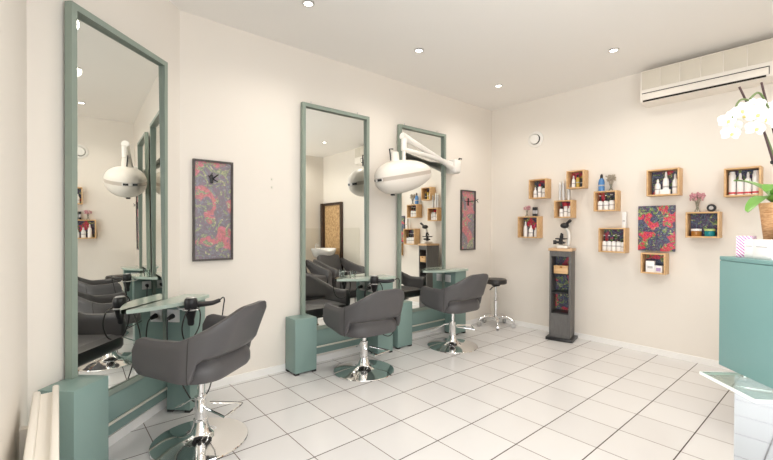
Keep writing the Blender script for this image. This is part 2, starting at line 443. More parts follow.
ST1 = ((.6634, -4.3758, 0), PI / 4 - math.radians(.5)); ST2 = ((0, -2.775, 0), 0); ST3 = ((0, -1.668, 0), 0)
mirror_thing('tall green framed mirror on the angled wall, the widest looking of the three', *ST1, pins=False, tilt=.5, turn=-1.0)
mirror_thing('tall green framed mirror between the two flower panels, beside the hood', *ST2)
mirror_thing('tall green framed mirror partly hidden behind the white hood and its arm', *ST3)
low_box('low sage green box by the radiator under the mirror on the angled wall', *ST1, .476)
low_box('low sage green box standing alone on the tiles below the middle mirror', *ST2)
low_box('low sage green box between the second console and the mirror nearest the corner', *ST3)
c1 = console('sage green console with leaf shaped glass shelf behind the nearest salon chair', *ST1)
c2 = console('sage green console with glass shelf carrying a small tumbler behind the middle chair', *ST2)
c3 = console('sage green console with glass shelf and no dryer, nearest the stool', ST3[0], 0)
ring_holder(c1, M['steel']); ring_holder(c2, M['steel'])
dryer('black hair dryer in a ring holder with looped cord, behind the nearest chair', *ST1, .70, [(.34, .84, .45), (.34, .78, .30), (.34, .70, .15), (.30, .62, .11), (.24, .60, .2), (.14, .68, .28)])
dryer('black hair dryer in a ring holder on the console of the middle mirror', *ST2, .70, [(.34, .86, .45), (.32, .84, .30), (.31, .77, .20), (.26, .70, .22), (.14, .69, .28)])
gl = MB().lathe([(.0, .7325), (.026, .7325), (.031, .80), (.0285, .80), (.024, .742), (.0, .742)], 20, Matrix.Translation((.13, -2.775 + .47, 0)), False)
tag(gl.build('tumbler', M['clear']), 'small clear glass tumbler on the glass shelf of the middle mirror', 'glass')

# ------------------------------------------------------------------ salon chairs (local +x = forward)
def sstep(a, b, x):
    t = min(1, max(0, (x - a) / (b - a))); return t * t * (3 - 2 * t)
def chair_plan():
    """outer centre line: arm front, back round the rear, other arm front"""
    W, XF, XB, R = .268, .170, -.205, .14
    pts = []
    for k in range(14): pts.append((XF + (XB + R - XF) * k / 14, W))
    for k in range(12): a = PI / 2 + PI / 2 * k / 12; pts.append((XB + R + R * math.cos(a), W - R + R * math.sin(a)))
    n = 10
    for k in range(n + 1): pts.append((XB - .012 * math.sin(PI * k / n), (W - R) * (1 - 2 * k / n)))
    return pts + [(x, -y) for x, y in pts[:26][::-1]]
def make_chair(label, group, up_by):
    t = thing('salon_chair', label, 'chair', (0, 0, 0), 0, group)
    P = chair_plan(); N = len(P); acc = [0]
    for a, b in zip(P, P[1:]): acc.append(acc[-1] + math.dist(a, b))
    Lh = acc[-1]; rows = []
    th = .024
    for i, (x, y) in enumerate(P):
        a = P[max(i - 1, 0)]; b = P[min(i + 1, N - 1)]
        tx, ty = b[0] - a[0], b[1] - a[1]; l = math.hypot(tx, ty); nx, ny = -ty / l, tx / l
        nx, ny = -nx, -ny                                              # outwards
        s = min(acc[i], Lh - acc[i])                                   # distance from the arm front
        u0 = (s - .24) / .22; up = 0 if u0 <= 0 else (1.06 * u0 ** 1.4 if u0 < .8 else 1 - .23 * max(0, (1.25 - u0) / .45) ** 2 if u0 < 1.25 else 1)
        zt = .562 - .012 * sstep(0, .15, s) + .148 * up
        zb = .372 - .035 * sstep(0, .32, s) + .112 * sstep(.30, .335, s)
        zb -= .0
        e = .055
        if s < e:
            d = e - math.sqrt(max(e * e - (e - s) ** 2, 0)); zt -= d * .95; zb += d * .6
        lean = .105 * sstep(.22, .46, s)
        row = []
        m = 9
        prof = []
        for k in range(m + 1): prof.append((1, k / m))
        for k in range(m + 1): prof.append((-1, 1 - k / m))
        for sd, v in prof:
            z = zb + (zt - zb) * v
            pinch = th * (1 if .04 < v < .96 else .55)
            ox = -lean * max(0, (z - .42)) / .30
            fl = .016 * sstep(.40, .75, z)                              # flares outwards a little
            row.append((x + nx * (sd * pinch + fl) + ox, y + ny * (sd * pinch + fl), z + up_by))
        rows.append(row)
    mb = MB(); V = mb.grid(rows, closed_v=True)
    mb.bm.faces.new(V[0]); mb.bm.faces.new(V[-1][::-1])
    sh = mb.build('shell', M['leather'], t, 60)
    # welted seam where arm meets back
    for sg in (1, -1):
        i = min(range(N), key=lambda k: abs((acc[k] if sg > 0 else Lh - acc[k]) - .285))
        MB().tube([rows[i][k] for k in range(0, 10)], .0028, 6).build('seam', M['leather2'], sh)
    # seat cushion
    W, XF, XB, R = .241, .215, -.224, .14
    def outl(d):
        o = []
        for (cx, cy, r, a0) in ((XF - .06, W - .06, .06, 0), (XB + R, W - R, R, 90), (XB + R, -W + R, R, 180), (XF - .06, -W + .06, .06, 270)):
            for k in range(9): a = math.radians(a0 + 90 * k / 8); o.append((cx + (r - d) * math.cos(a), cy + (r - d) * math.sin(a)))
        return o
    rows = [[(x, y, z + up_by + (.0 if z > .4 else .03 * max(0, (x + .1) / .32))) for x, y in outl(d)] for d, z in ((.05, .318), (.012, .322), (0, .340), (0, .375), (.006, .395), (.03, .425), (.06, .440))]
    mb = MB(); V = mb.grid(rows, closed_v=True); mb.bm.faces.new(V[0]); mb.bm.faces.new(V[-1])
    mb.build('seat', M['leather'], t, 50)
    # chrome base
    MB().lathe([(.0, .0), (.250, .0), (.253, .006), (.250, .011), (.19, .018), (.12, .026), (.075, .038), (.052, .058), (.040, .095), (.033, .115), (.0, .115)], 48, None).build('base_plate', M['chrome'], t)
    MB().lathe([(.038, .1155), (.038, .125), (.031, .127), (.030, .235), (.032, .238), (.032, .25), (.018, .252)], 28).build('column', M['chrome'], t)
    MB().lathe([(.018, .2525), (.018, .307 + up_by)], 20).build('piston', M['chrome'], t)
    MB().box(-.09, .09, -.09, .09, .3075 + up_by, .3165 + up_by, .003).build('seat_plate', M['black'], t)
    return t
def footbar(t, ang):
    ca, sa = math.cos(ang), math.sin(ang)
    def q(x, y, z): return (x * ca - y * sa, x * sa + y * ca, z)
    MB().tube([q(.0365, .03, .205), q(.17, .075, .195), q(.205, .085, .19), q(.208, .06, .19), q(.208, -.06, .19), q(.205, -.085, .19), q(.17, -.075, .195), q(.0365, -.03, .205)], .0065, 8).build('footrest', M['chrome'], t)
def lever(t, ang):
    ca, sa = math.cos(ang), math.sin(ang)
    def q(x, y, z): return (x * ca - y * sa, x * sa + y * ca, z)
    mb = MB().tube([q(.037, 0, .225), q(.08, 0, .215), q(.19, 0, .15), q(.23, 0, .135)], .0055, 8)
    mb.build('pump_lever', M['chrome'], t)
g = 'charcoal salon chairs at the mirrors'
def chair_at(label, loc, rot, foot, lev, up_by):
    t = make_chair(label, g, up_by); t.location = loc; t.rotation_euler.z = rot
    footbar(t, foot - rot); lever(t, lev - rot); return t
chair_at('charcoal salon chair nearest the radiator, turned to the angled mirror', (.72, -3.77, 0), math.radians(218), math.radians(38), math.radians(200), .085)
chair_at('charcoal salon chair in the middle of the three, facing the middle mirror', (.435, -2.405, 0), math.radians(178), math.radians(8), math.radians(160), .02)
chair_at('charcoal salon chair closest to the stool and far corner', (.455, -1.30, 0), math.radians(180), math.radians(48), math.radians(215), .06)

# ------------------------------------------------------------------ rolling stool
t = thing('rolling_stool', 'black round stool on chrome castors in the corner', 'stool', (.245, -.245, 0), 0)
MB().lathe([(.0, .515), (.115, .515), (.128, .525), (.130, .56), (.122, .575), (.0, .580)], 36).build('seat', M['leather2'], t)
MB().lathe([(.045, .49), (.06, .5145), (.0, .5145)], 20).build('seat_plate', M['black'], t)
MB().lathe([(.014, .30), (.014, .4895)], 16).build('piston', M['chrome'], t)
MB().lathe([(.03, .10), (.03, .12), (.025, .125), (.025, .31), (.018, .318)], 20).build('column', M['chrome'], t)
MB().tube([(.045, -.01, .50), (.02, -.10, .485), (.015, -.145, .455)], .006, 8).build('height_lever', M['black'], t)
for k in range(5):
    a = 2 * PI * k / 5 + math.radians(-50)
    d = Vector((math.cos(a), math.sin(a), 0)); mb = MB()
    mb.tube([d * .028 + Vector((0, 0, .11)), d * .10 + Vector((0, 0, .118)), d * .17 + Vector((0, 0, .108)), d * .205 + Vector((0, 0, .085)), d * .21 + Vector((0, 0, .062))], [.021, .015], 10, smooth=4)
    lg = mb.build('leg', M['chrome'], t)
    c = d * .21 + Vector((0, 0, .028)); p = Vector((-d.y, d.x, 0))
    MB().tube([c - p * .013, c + p * .013], .0275, 20).build('castor', M['steel'], lg)

# ------------------------------------------------------------------ hair processor hood on a wall arm
t = thing('hair_processor', 'white lens shaped hood on a jointed white arm fixed to the wall', 'salon hood', (.25, -1.79, 1.695), 0)
tl = Matrix.Rotation(math.radians(12), 4, 'X')
def halfshell(sg, name, m):
    mb = MB(); nu, nv = 40, 10; rows = []
    for j in range(nv + 1):
        p = PI / 2 * j / nv; cz = math.sin(p); cr = math.cos(p) ** .85 if j < nv else 0
        rows.append([(.19 * cr * math.cos(2 * PI * i / nu), .335 * cr * math.sin(2 * PI * i / nu), sg * (.018 + .135 * cz ** 1.1 * (1 - .22 * cr * math.sin(2 * PI * i / nu)))) for i in range(nu)])
    rows[-1] = [(0.0005 * math.cos(2 * PI * i / nu), .0005 * math.sin(2 * PI * i / nu), rows[-1][0][2]) for i in range(nu)]
    V = mb.grid(rows, closed_v=True)
    mb.bm.faces.new(V[0]); mb.bm.faces.new(V[-1])
    bmesh.ops.transform(mb.bm, matrix=tl, verts=mb.bm.verts[:])
    return mb.build(name, m, t, 50)
halfshell(1, 'upper_shell', M['cream']); halfshell(-1, 'lower_shell', M['cream'])
mb = MB(); nu = 40
rows = [[(.187 * k * math.cos(2 * PI * i / nu), .331 * k * math.sin(2 * PI * i / nu), z) for i in range(nu)] for k, z in ((.95, -.0175), (1, -.0175), (1, .0175), (.95, .0175))]
V = mb.grid(rows, closed_v=True); mb.bm.faces.new(V[0]); mb.bm.faces.new(V[-1])
bmesh.ops.transform(mb.bm, matrix=tl, verts=mb.bm.verts[:]); bd = mb.build('band', M['creamband'], t, 50)
def on_band(a, w, name, m, par):
    a0 = math.radians(a); rows = []
    for i in range(7):
        b = a0 + math.radians(w) * (i / 6 - .5)
        rows.append([tuple(tl @ Vector((.187 * k * math.cos(b), .331 * k * math.sin(b), z))) for k, z in ((1.002, -.014), (1.012, -.014), (1.012, .014), (1.002, .014))])
    mb = MB(); V = mb.grid(rows, closed_v=True); mb.bm.faces.new(V[0]); mb.bm.faces.new(V[-1]); return mb.build(name, m, par)
on_band(-93, 40, 'badge', M['white'], t)
def on_badge(a, w):
    a0 = math.radians(a); rows = []
    for i in range(5):
        b = a0 + math.radians(w) * (i / 4 - .5)
        rows.append([tuple(tl @ Vector((.187 * k * math.cos(b), .331 * k * math.sin(b), z))) for k, z in ((1.0125, -.011), (1.018, -.011), (1.018, .011), (1.0125, .011))])
    mb = MB(); V = mb.grid(rows, closed_v=True); mb.bm.faces.new(V[0]); mb.bm.faces.new(V[-1]); return mb.build('indicator_window', M['black'], t)
on_badge(-107, 14); on_badge(-82, 14)
mb = MB().lathe([(.0, -.215), (.022, -.215), (.012, -.185), (.009, -.14)], 14, Matrix.Translation((-.01, -.13, .02)))
mb.tube([(-.01, -.13, -.17), (.03, -.10, -.17), (.05, -.06, -.165)], .004, 6); mb.build('lower_knob', M['black'], t)
# arm assembly
MB().lathe([(.0, .118), (.045, .118), (.045, .165), (.038, .215), (.0, .217)], 20, Matrix.Translation((0, -.12, 0))).build('hood_cap', M['cream'], t)
mb = MB().tube([(0, -.165, .13), (-.01, -.175, .24), (-.01, -.13, .245)], .006, 8); mb.build('cap_bracket', M['black'], t)
MB().lathe([(.018, .12), (.018, .24), (.028, .245), (.028, .37), (.0, .375)], 16).build('post', M['white'], t)
MB().tube([(-.0, -.02, .385), (-.02, .10, .36), (-.09, .55, .265), (-.14, .84, .19), (-.16, .93, .17)], [.036, .031, .024, .032, .048], 14).build('upper_arm', M['white'], t)
MB().tube([(0, .0, .255), (-.05, .35, .25), (-.12, .72, .235), (-.17, .93, .22)], [.021, .023, .024, .034], 14).build('lower_arm', M['white'], t)
MB().box(-.249, -.10, .88, 1.0, .12, .28, .03, None, 4).build('wall_bracket', M['white'], t)
MB().tube([(-.12, .97, .27), (-.12, .98, .295), (-.12, 1.02, .295)], .008, 8).build('bracket_screw', M['black'], t)

# ------------------------------------------------------------------ flower panels and plugs on the mirror wall
def art(label, y0, y1, z0, z1, hook):
    t = thing('framed_panel', label, 'picture', (0.002, (y0 + y1) / 2, z0), 0, 'tall flower pictures')
    w = y1 - y0; h = z1 - z0
    rect_ring(MB(), -w / 2, w / 2, 0, h, .014, 0, .022).build('frame', M['frame'], t)
    MB().box(.002, .010, -w / 2 + .014, w / 2 - .014, .014, h - .014).build('print', M['floralp'], t)
    zc = h - .135; mb = MB()
    if hook == 0:
        mb.box(.0105, .025, -.035, -.005, zc - .045, zc + .04, .003).tube([(.025, -.035, zc + .01), (.045, -.06, zc + .025)], .005, 6)
        mb.tube([(.02, -.01, zc + .0), (.04, .04, zc + .045)], .006, 6).tube([(.02, -.01, zc), (.04, .035, zc - .03)], .005, 6).tube([(.02, -.02, zc + .03), (.035, -.02, zc + .06)], .005, 6)
    else:
        mb.box(.0105, .02, -.012, .006, zc - .05, zc + .04, .002).tube([(.018, -.07, zc), (.03, 0, zc), (.045, .09, zc + .01), (.045, .15, zc + .03)], .005, 6)
        mb.tube([(.04, .13, zc + .02), (.04, .16, zc - .01)], .004, 6)
    if hook == 0: bmesh.ops.scale(mb.bm, vec=(.8, .72, .72), space=Matrix.Translation((-.0105, 0, -zc)), verts=mb.bm.verts[:])
    mb.build('hook', M['black'], t)
    return t
art('tall framed flower picture with a dark hook, between the angled wall and middle mirror', -3.627, -3.343, .948, 1.685, 0)
art('narrow framed flower picture with a thin hook near the room corner', -.632, -.356, .924, 1.652, 1)
for z, l in ((1.587, 'upper of two tiny wall plugs beside the middle mirror'), (1.522, 'lower of two tiny wall plugs beside the middle mirror')):
    mb = MB().lathe([(.010, 0), (.009, .006), (.0, .006)], 12, Matrix.Translation((.0005, -3.022, z)) @ Matrix.Rotation(PI / 2, 4, 'Y'))
    tag(mb.build('wall_plug', M['rail']), l, 'wall plug', 'wall plugs')

# ------------------------------------------------------------------ display tower with microscope
DT = Vector((1.032, -.172, 0)); DR = math.radians(13)
t = thing('display_tower', 'grey display tower with wooden top and flower printed niche', 'shelf unit', DT, DR)
w, d, hh = .105, .105, .952
MB().box(-.135, .135, -.135, .125, 0, .030, .002).build('plinth', M['black'], t)
MB().box(-w, -w + .018, -d, d, .0305, hh, .001).box(w - .018, w, -d, d, .0305, hh, .001).box(-w + .018, w - .018, -d, d, hh - .03, hh).box(-w + .018, w - .018, -d, d, .0305, .06).box(-w + .018, w - .018, d - .012, d, .06, hh - .03).build('carcass', M['greyw'], t)
MB().box(-w + .0185, w - .0185, -d + .002, -d + .016, .0605, .283).build('front_panel', M['greyw'], t)
MB().box(-w + .0185, w - .0185, d - .018, d - .0125, .30, hh - .031).build('back_print', M['floralb'], t)
for z in (.284, .50, .700): MB().box(-w + .0185, w - .0185, -d + .012, d - .0185, z, z + .012).build('shelf', M['black'], t)
MB().box(-w - .012, w + .012, -d - .012, d + .005, hh + .0005, hh + .028, .003).build('wooden_top', M['oak'], t)
for mz, k in ((.96, 0),): MB().box(-w + .0185, w - .0185, -d + .004, -d + .012, .895, .921).build('header', M['greyw'], t)
def in_tower(x, y, z): return Matrix.Translation(DT) @ Matrix.Rotation(DR, 4, 'Z') @ Vector((x, y, z))
bx = thing('wooden_box', 'small pale wooden box on the top shelf of the grey tower', 'box', in_tower(.008, -.05, .7125), DR)
MB().box(-.07, .07, -.05, .04, 0, .068, .003).build('body', M['pine'], bx)
MB().box(-.072, .072, -.052, .042, .0685, .084, .003).build('lid', M['pine'], bx)
MB().box(-.01, .015, -.0555, -.0525, .062, .078).build('clasp', M['amber'], bx)
# microscope
ms = thing('microscope', 'white and black microscope standing on the wooden top of the grey tower', 'microscope', in_tower(.01, -.02, hh + .0285), DR)
MB().box(-.045, .06, -.075, .07, 0, .028, .008).build('foot', M['white'], ms)
MB().tube([(.045, .03, .0285), (.052, .035, .09), (.05, .03, .16), (.035, .01, .205), (.02, -.01, .222)], [.016, .014, .013, .013, .016], 12, smooth=4).build('arm', M['white'], ms)
MB().box(-.065, .034, -.06, .05, .095, .108, .002).build('stage', M['black'], ms)
MB().cyl((-.005, -.01, .108), (-.005, -.01, .155), .011, 14).cyl((-.02, -.03, .11), (-.012, -.018, .16), .009, 12).cyl((-.03, .01, .118), (-.014, -.002, .16), .009, 12).build('objective', M['black'], ms)
MB().cyl((-.02, -.01, .04), (-.02, -.01, .094), .02, 16).box(-.04, .02, -.04, .03, .05, .07, .004).build('condenser', M['black'], ms)
for y in (-.062, -.05): pass
MB().cyl((.01, -.045, .065), (-.075, -.05, .065), .012, 14).cyl((-.055, -.049, .065), (-.085, -.051, .065), .022, 18).build('focus_knob', M['black'], ms)
MB().ell((.02, -.02, .243), (.045, .045, .030)).build('head', M['black'], ms)
MB().tube([(.035, -.03, .255), (.085, -.055, .298)], [.014, .016], 14).build('eyepiece', M['black'], ms)

# ------------------------------------------------------------------ pine wall crates and what stands in them
DEP = .12; TH = .013
def crate(label, x0, x1, z0, z1):
    t = thing('wall_crate', label, 'shelf box', ((x0 + x1) / 2, -.001, z0), 0, 'pine crates on the back wall')
    w = (x1 - x0) / 2; h = z1 - z0
    MB().box(-w, -w + TH, -DEP, 0, 0, h, .0015).build('side_board', M['pine'], t)
    MB().box(w - TH, w, -DEP, 0, 0, h, .0015).build('side_board', M['pine'], t)
    MB().box(-w + TH, w - TH, -DEP, 0, h - TH, h - .0005, .001).build('top_board', M['pine'], t)
    MB().box(-w + TH, w - TH, -DEP, 0, .0005, TH, .001).build('bottom_board', M['pine'], t)
    MB().box(-w + TH, w - TH, -.006, -.001, TH, h - TH).build('back_print', M['floral'], t)
    return t
CR = dict(A=(.599, .813, 1.536, 1.760), B=(.459, .715, 1.080, 1.332), C=(.908, 1.103, 1.309, 1.502), D=(1.044, 1.229, 1.622, 1.814), E=(1.330, 1.547, 1.370, 1.576),
          F=(1.380, 1.628, .954, 1.201), G=(1.807, 2.063, 1.499, 1.745), H=(2.113, 2.347, 1.118, 1.343), I=(1.764, 1.964, .773, .967), J=(2.373, 2.602, 1.462, 1.699))
CL = dict(A='pine crate of three white bottles, high up and closest to the round vent', B='pine crate with two black tubes and pink dried flowers on top', C='small pine crate with tall silver cans on top, above the microscope',
          D='small pine crate holding an amber bottle, highest above the grey tower', E='pine crate with the blue bottle and grey dried flowers on top', F='pine crate of five pump bottles with a white carton on top',
          G='wide pine crate high above the square flower canvas', H='pine crate of two jars with pink dried flowers and a round tin on top', I='small pine crate of two cartons, directly below the flower canvas', J='pine crate of four white bottles, under the air conditioner by the orchid')
for k in CR: crate(CL[k], *CR[k])

def bottle(label, x, z, h, r, kind='plain', y=-.06, body=None, cap=None, group=None, lab='label'):
    t = thing('bottle', label, 'bottle', (x, y, z), random.uniform(-.2, .2), group)
    b = M[body or 'bottle']
    if kind == 'pump':
        h *= .93; hb = h * .66
        MB().lathe([(.0, 0), (r * .95, 0), (r, .004), (r, hb * .86), (r * .85, hb * .95), (r * .45, hb), (.0, hb)], 20).build('body', b, t)
        pm = MB().lathe([(r * .42, hb + .0004), (r * .42, hb + h * .12), (r * .16, hb + h * .13), (r * .3, hb + h * .14), (r * .3, h), (0, h)], 14)
        pm.build('collar', M[cap or 'black'], t)
        MB().lathe([(r * .34, h * 1.0005), (r * .34, h * 1.06), (0, h * 1.06)], 12).box(-r * .2, r * .2, -r * 1.1, 0, h * 1.01, h * 1.05, .001).build('pump', M['bottle'], t); zl = hb * .45
    elif kind == 'cone':
        MB().lathe([(.0, 0), (r, 0), (r, h * .55), (r * .8, h * .68), (r * .42, h * .76), (0, h * .76)], 20).build('body', b, t)
        MB().lathe([(r * .42, h * .7604), (r * .42, h * .9), (r * .25, h), (0, h)], 14).build('cap', M[cap or 'bottle'], t); zl = h * .3
    elif kind == 'can':
        MB().lathe([(.0, 0), (r, 0), (r, h * .86), (r * .8, h * .89), (0, h * .89)], 20).build('body', b, t)
        MB().lathe([(r * .8, h * .8904), (r * .8, h * .99), (r * .7, h), (0, h)], 16).build('cap', M[cap or 'silver'], t); zl = h * .4
    else:
        MB().lathe([(.0, 0), (r, 0), (r, h * .74), (r * .9, h * .78), (r * .55, h * .80), (0, h * .80)], 20).build('body', b, t)
        MB().lathe([(r * .6, h * .8004), (r * .58, h), (0, h)], 16).build('cap', M[cap or 'bottle'], t); zl = h * .35
    if lab:
        if lab == 'redlab': zl = h * .06
        mb = MB(); hz = h * .07; mb.lathe([(r * 1.003, zl), (r * 1.012, zl + .001), (r * 1.012, zl + hz), (r * 1.003, zl + hz + .001)], 20, None, False)
        mb.build('label_print', M[lab], t)
    return t
def fill(k, items, desc):
    x0, x1, z0, z1 = CR[k]; n = len(items)
    for i, (fx, hf, r, kind, kw) in enumerate(items):
        kw = dict(kw); l = kw.pop('l')
        bottle(l, x0 + (x1 - x0) * fx, z0 + TH + .0005, (z1 - z0 - 2 * TH) * hf, r, kind, group=desc, **kw)
W = dict
fill('A', [(.24, .62, .022, 'cone', W(l='white bottle at the inner end of the crate nearest the vent', lab='label')), (.50, .80, .022, 'plain', W(l='taller red capped white bottle in the crate nearest the vent', cap='redlab')), (.74, .66, .021, 'plain', W(l='dark capped white bottle in the crate nearest the vent', cap='black'))], 'bottles in the crate nearest the vent')
fill('B', [(.27, .80, .023, 'cone', W(l='tall white nozzle bottle in the crate with tubes on top', lab=None)), (.54, .60, .026, 'cone', W(l='squat white bottle between two others in the crate with tubes on top', lab='label')), (.78, .48, .019, 'cone', W(l='shortest white bottle in the crate with tubes on top', lab=None))], 'bottles in the crate with tubes on top')
fill('C', [(.28, .66, .021, 'plain', W(l='dark capped white bottle in the crate above the microscope', cap='black')), (.53, .88, .021, 'plain', W(l='red capped white bottle in the crate above the microscope', cap='redlab')), (.77, .70, .021, 'plain', W(l='plain white bottle in the crate above the microscope'))], 'bottles in the crate above the microscope')
fill('D', [(.28, .78, .020, 'cone', W(l='white nozzle bottle beside the amber bottle in the highest crate')), (.53, .82, .018, 'plain', W(l='amber bottle in the small crate high above the tower', body='goldbot', cap='black')), (.76, .72, .017, 'plain', W(l='dark bottle beside the amber bottle in the highest crate', body='tin', cap='goldbot'))], 'bottles in the highest small crate')
fill('E', [(.20, .86, .025, 'pump', W(l='first pump bottle in the crate below the blue bottle')), (.46, .86, .025, 'pump', W(l='middle pump bottle in the crate below the blue bottle')), (.72, .90, .025, 'pump', W(l='pump bottle below the grey dried flowers, last of three in its crate'))], 'pump bottles below the blue bottle')
fill('F', [(.15, .74, .021, 'pump', W(l='first of the five white pump bottles, at the outer end')), (.33, .74, .021, 'pump', W(l='second of the five white pump bottles')), (.51, .74, .021, 'pump', W(l='third and central one of the five white pump bottles')), (.69, .74, .021, 'pump', W(l='fourth of the five white pump bottles')), (.86, .52, .020, 'plain', W(l='shorter black capped bottle next to the four pump bottles', cap='black'))], 'bottles in the crate under the carton')
fill('G', [(.30, .66, .024, 'cone', W(l='medium white bottle in the wide crate above the canvas', lab='label')), (.55, .95, .025, 'cone', W(l='tallest white bottle in the wide crate above the canvas', lab='label')), (.83, .84, .022, 'cone', W(l='slim white bottle at the end of the wide crate above the canvas'))], 'bottles in the wide crate')
fill('J', [(.20, .93, .0235, 'can', W(l='first white bottle with red base in the crate by the orchid', lab='redlab', cap='bottle')), (.42, .86, .0225, 'cone', W(l='second white bottle with red base in the crate by the orchid', lab='redlab')), (.63, .88, .0225, 'cone', W(l='third white bottle with red base in the crate by the orchid', lab='redlab')), (.84, .92, .0225, 'can', W(l='last white bottle with red base, closest to the orchid stems', lab='redlab', cap='bottle'))], 'bottles in the crate by the orchid')
def carton(label, x, y, z, w, d, h, m='bottle', band='label', rz=0, group=None, bz=(.35, .55)):
    t = thing('carton', label, 'box', (x, y, z), rz, group)
    MB().box(-w / 2, w / 2, -d / 2, d / 2, 0, h, .0015).build('body', M[m], t)
    if band:
        MB().box(-w * .3, w * .3, -d / 2 - .0012, -d / 2 - .0002, h * bz[0], h * bz[1]).build('label_print', M[band], t)
    return t
carton('low white carton in front of the tallest bottle in the wide crate', CR['G'][0] + .145, -.092, 1.499 + TH + .0005, .075, .03, .045, 'bottle', None)
carton('taller white carton in the crate below the flower canvas', 1.764 + .072, -.075, .773 + TH + .0005, .070, .06, .105, 'bottle', 'label', .1)
carton('smaller carton with a mauve label in the crate below the flower canvas', 1.764 + .142, -.075, .773 + TH + .0005, .060, .05, .065, 'bottle', 'purple', -.05, None, (.2, .7))
carton('tall slim white carton standing on the crate of five bottles', 1.603, -.06, 1.2015, .036, .04, .158, 'bottle', 'label', 0, None, (.40, .47))
for l, x, m, lm in (('amber jar with a white lid in the crate under the round tin', 2.113 + .068, 'amber', 'bottle'), ('teal jar with a lime lid in the crate under the round tin', 2.113 + .162, 'tealjar', 'lime')):
    t = thing('jar', l, 'jar', (x, -.07, 1.118 + TH + .0005), 0, 'jars in the crate under the tin')
    MB().lathe([(0, 0), (.036, 0), (.038, .004), (.038, .042), (.034, .046), (0, .046)], 24).build('body', M[m], t)
    MB().lathe([(.039, .0465), (.039, .062), (.036, .065), (0, .065)], 24).build('lid', M[lm], t)
# things on top of the crates
for i, (x, h, r) in enumerate(((.945, .205, .013), (.985, .215, .016), (1.045, .195, .015))):
    bottle(('thin silver can at the outer end of the small crate above the microscope', 'tallest silver can, middle one above the microscope', 'silver can set apart, nearest the amber bottle crate')[i], x, 1.5025, h, r, 'can', body='silver', cap='white', group='silver cans on a crate', lab=None)
bottle('blue bottle with a dark cap standing on a crate', 1.383, 1.5765, .178, .030, 'cone', body='bluebot', cap='black', lab='label')
for i, x in enumerate((.632, .665)):
    t = thing('tube', ('black tube with grey print beside the pink dried flowers', 'black tube with grey print, the one closer to the tower')[i], 'tube', (x, -.06, 1.3325), 0, 'black tubes on a crate')
    MB().lathe([(0, 0), (.0145, 0), (.0155, .01), (.0155, .10), (.014, .108), (0, .108)], 16).build('body', M['tin'], t)
    MB().lathe([(.0158, .03), (.0162, .032), (.0162, .068), (.0158, .07)], 16, None, False).build('label_print', M['label'], t)
def vase(label, x, z, m, rr, hv, hf, n, sp, seed, bud):
    rnd = random.Random(seed)
    t = thing('flower_vase', label, 'vase', (x, -.06, z), 0, 'small vases of dried flowers')
    v = hv
    MB().lathe([(0, 0), (rr * 1.2, 0), (rr * 1.3, .006), (rr * .7, v * .3), (rr * .5, v * .55), (rr * .7, v * .85), (rr * .9, v), (rr * .8, v), (rr * .4, v * .55), (rr * .55, v * .3), (0, .008)], 18, None, False).build('glass_vase', M['clear'], t)
    st = MB(); fl = MB()
    for k in range(n):
        a = rnd.uniform(0, 2 * PI); s = sp * math.sqrt(rnd.random()); top = Vector((s * math.cos(a), s * math.sin(a) * .7, hf * rnd.uniform(.72, 1.0) - s * s * 4))
        st.tube([(.002 * math.cos(a), .002 * math.sin(a), .012), Vector((top.x * .35, top.y * .35, v * 1.0)), top], .0009, 4)
        for q in range(3): fl.ell(top + Vector((rnd.uniform(-.008, .008), rnd.uniform(-.008, .008), rnd.uniform(-.012, .004))), (bud, bud, bud * 1.2), 6, 4)
    st.build('stems', M['dryfl'], t); fl.build('dried_flowers', M[m], t)
    return t
vase('glass vase of pink dried flowers standing beside two black tubes', .545, 1.3325, 'pinkfl', .013, .07, .125, 26, .040, 1, .0055)
vase('glass vase of grey dried flowers standing beside the blue bottle', 1.475, 1.5765, 'dryfl', .017, .07, .165, 40, .045, 2, .006)
vase('glass vase of pink dried flowers standing beside the round black tin', 2.185, 1.3435, 'pinkfl', .016, .09, .175, 44, .062, 3, .0065)
t = thing('round_tin', 'round black tin with a pale crest standing upright on the crate of two jars', 'tin', (2.283, -.06, 1.3435), 0)
rt = Matrix.Rotation(PI / 2, 4, 'X')
MB().lathe([(0, -.012), (.031, -.012), (.033, -.008), (.033, .010), (.031, .013), (0, .013)], 28, Matrix.Translation((0, 0, .033)) @ rt).build('body', M['tin'], t)
MB().lathe([(0, .0135), (.016, .0135), (.016, .0145), (0, .0145)], 20, Matrix.Translation((0, 0, .033)) @ rt).build('crest', M['label'], t)
# square canvas
t = thing('flower_canvas', 'unframed canvas of red tropical flowers among the wall crates', 'picture', (1.862, -.001, .984), 0)
MB().box(-.150, .150, -.028, 0, 0, .428, .002).build('print', M['floralb'], t)
# round vent
t = thing('round_vent', 'round white ventilation valve high on the back wall', 'vent', (.618, -.001, 2.245), 0)
rt = Matrix.Rotation(PI / 2, 4, 'X')
MB().lathe([(.060, 0), (.095, 0), (.095, .006), (.085, .014), (.064, .016), (.058, .004)], 36, rt, False).build('rim', M['white'], t)
MB().lathe([(0, .002), (.058, .002), (.058, .0035), (0, .0035)], 36, rt).build('throat', M['slot'], t)
MB().lathe([(0, .004), (.012, .004), (.012, .024), (.054, .024), (.056, .028), (.050, .034), (0, .036)], 36, rt, False).build('disc', M['white'], t)

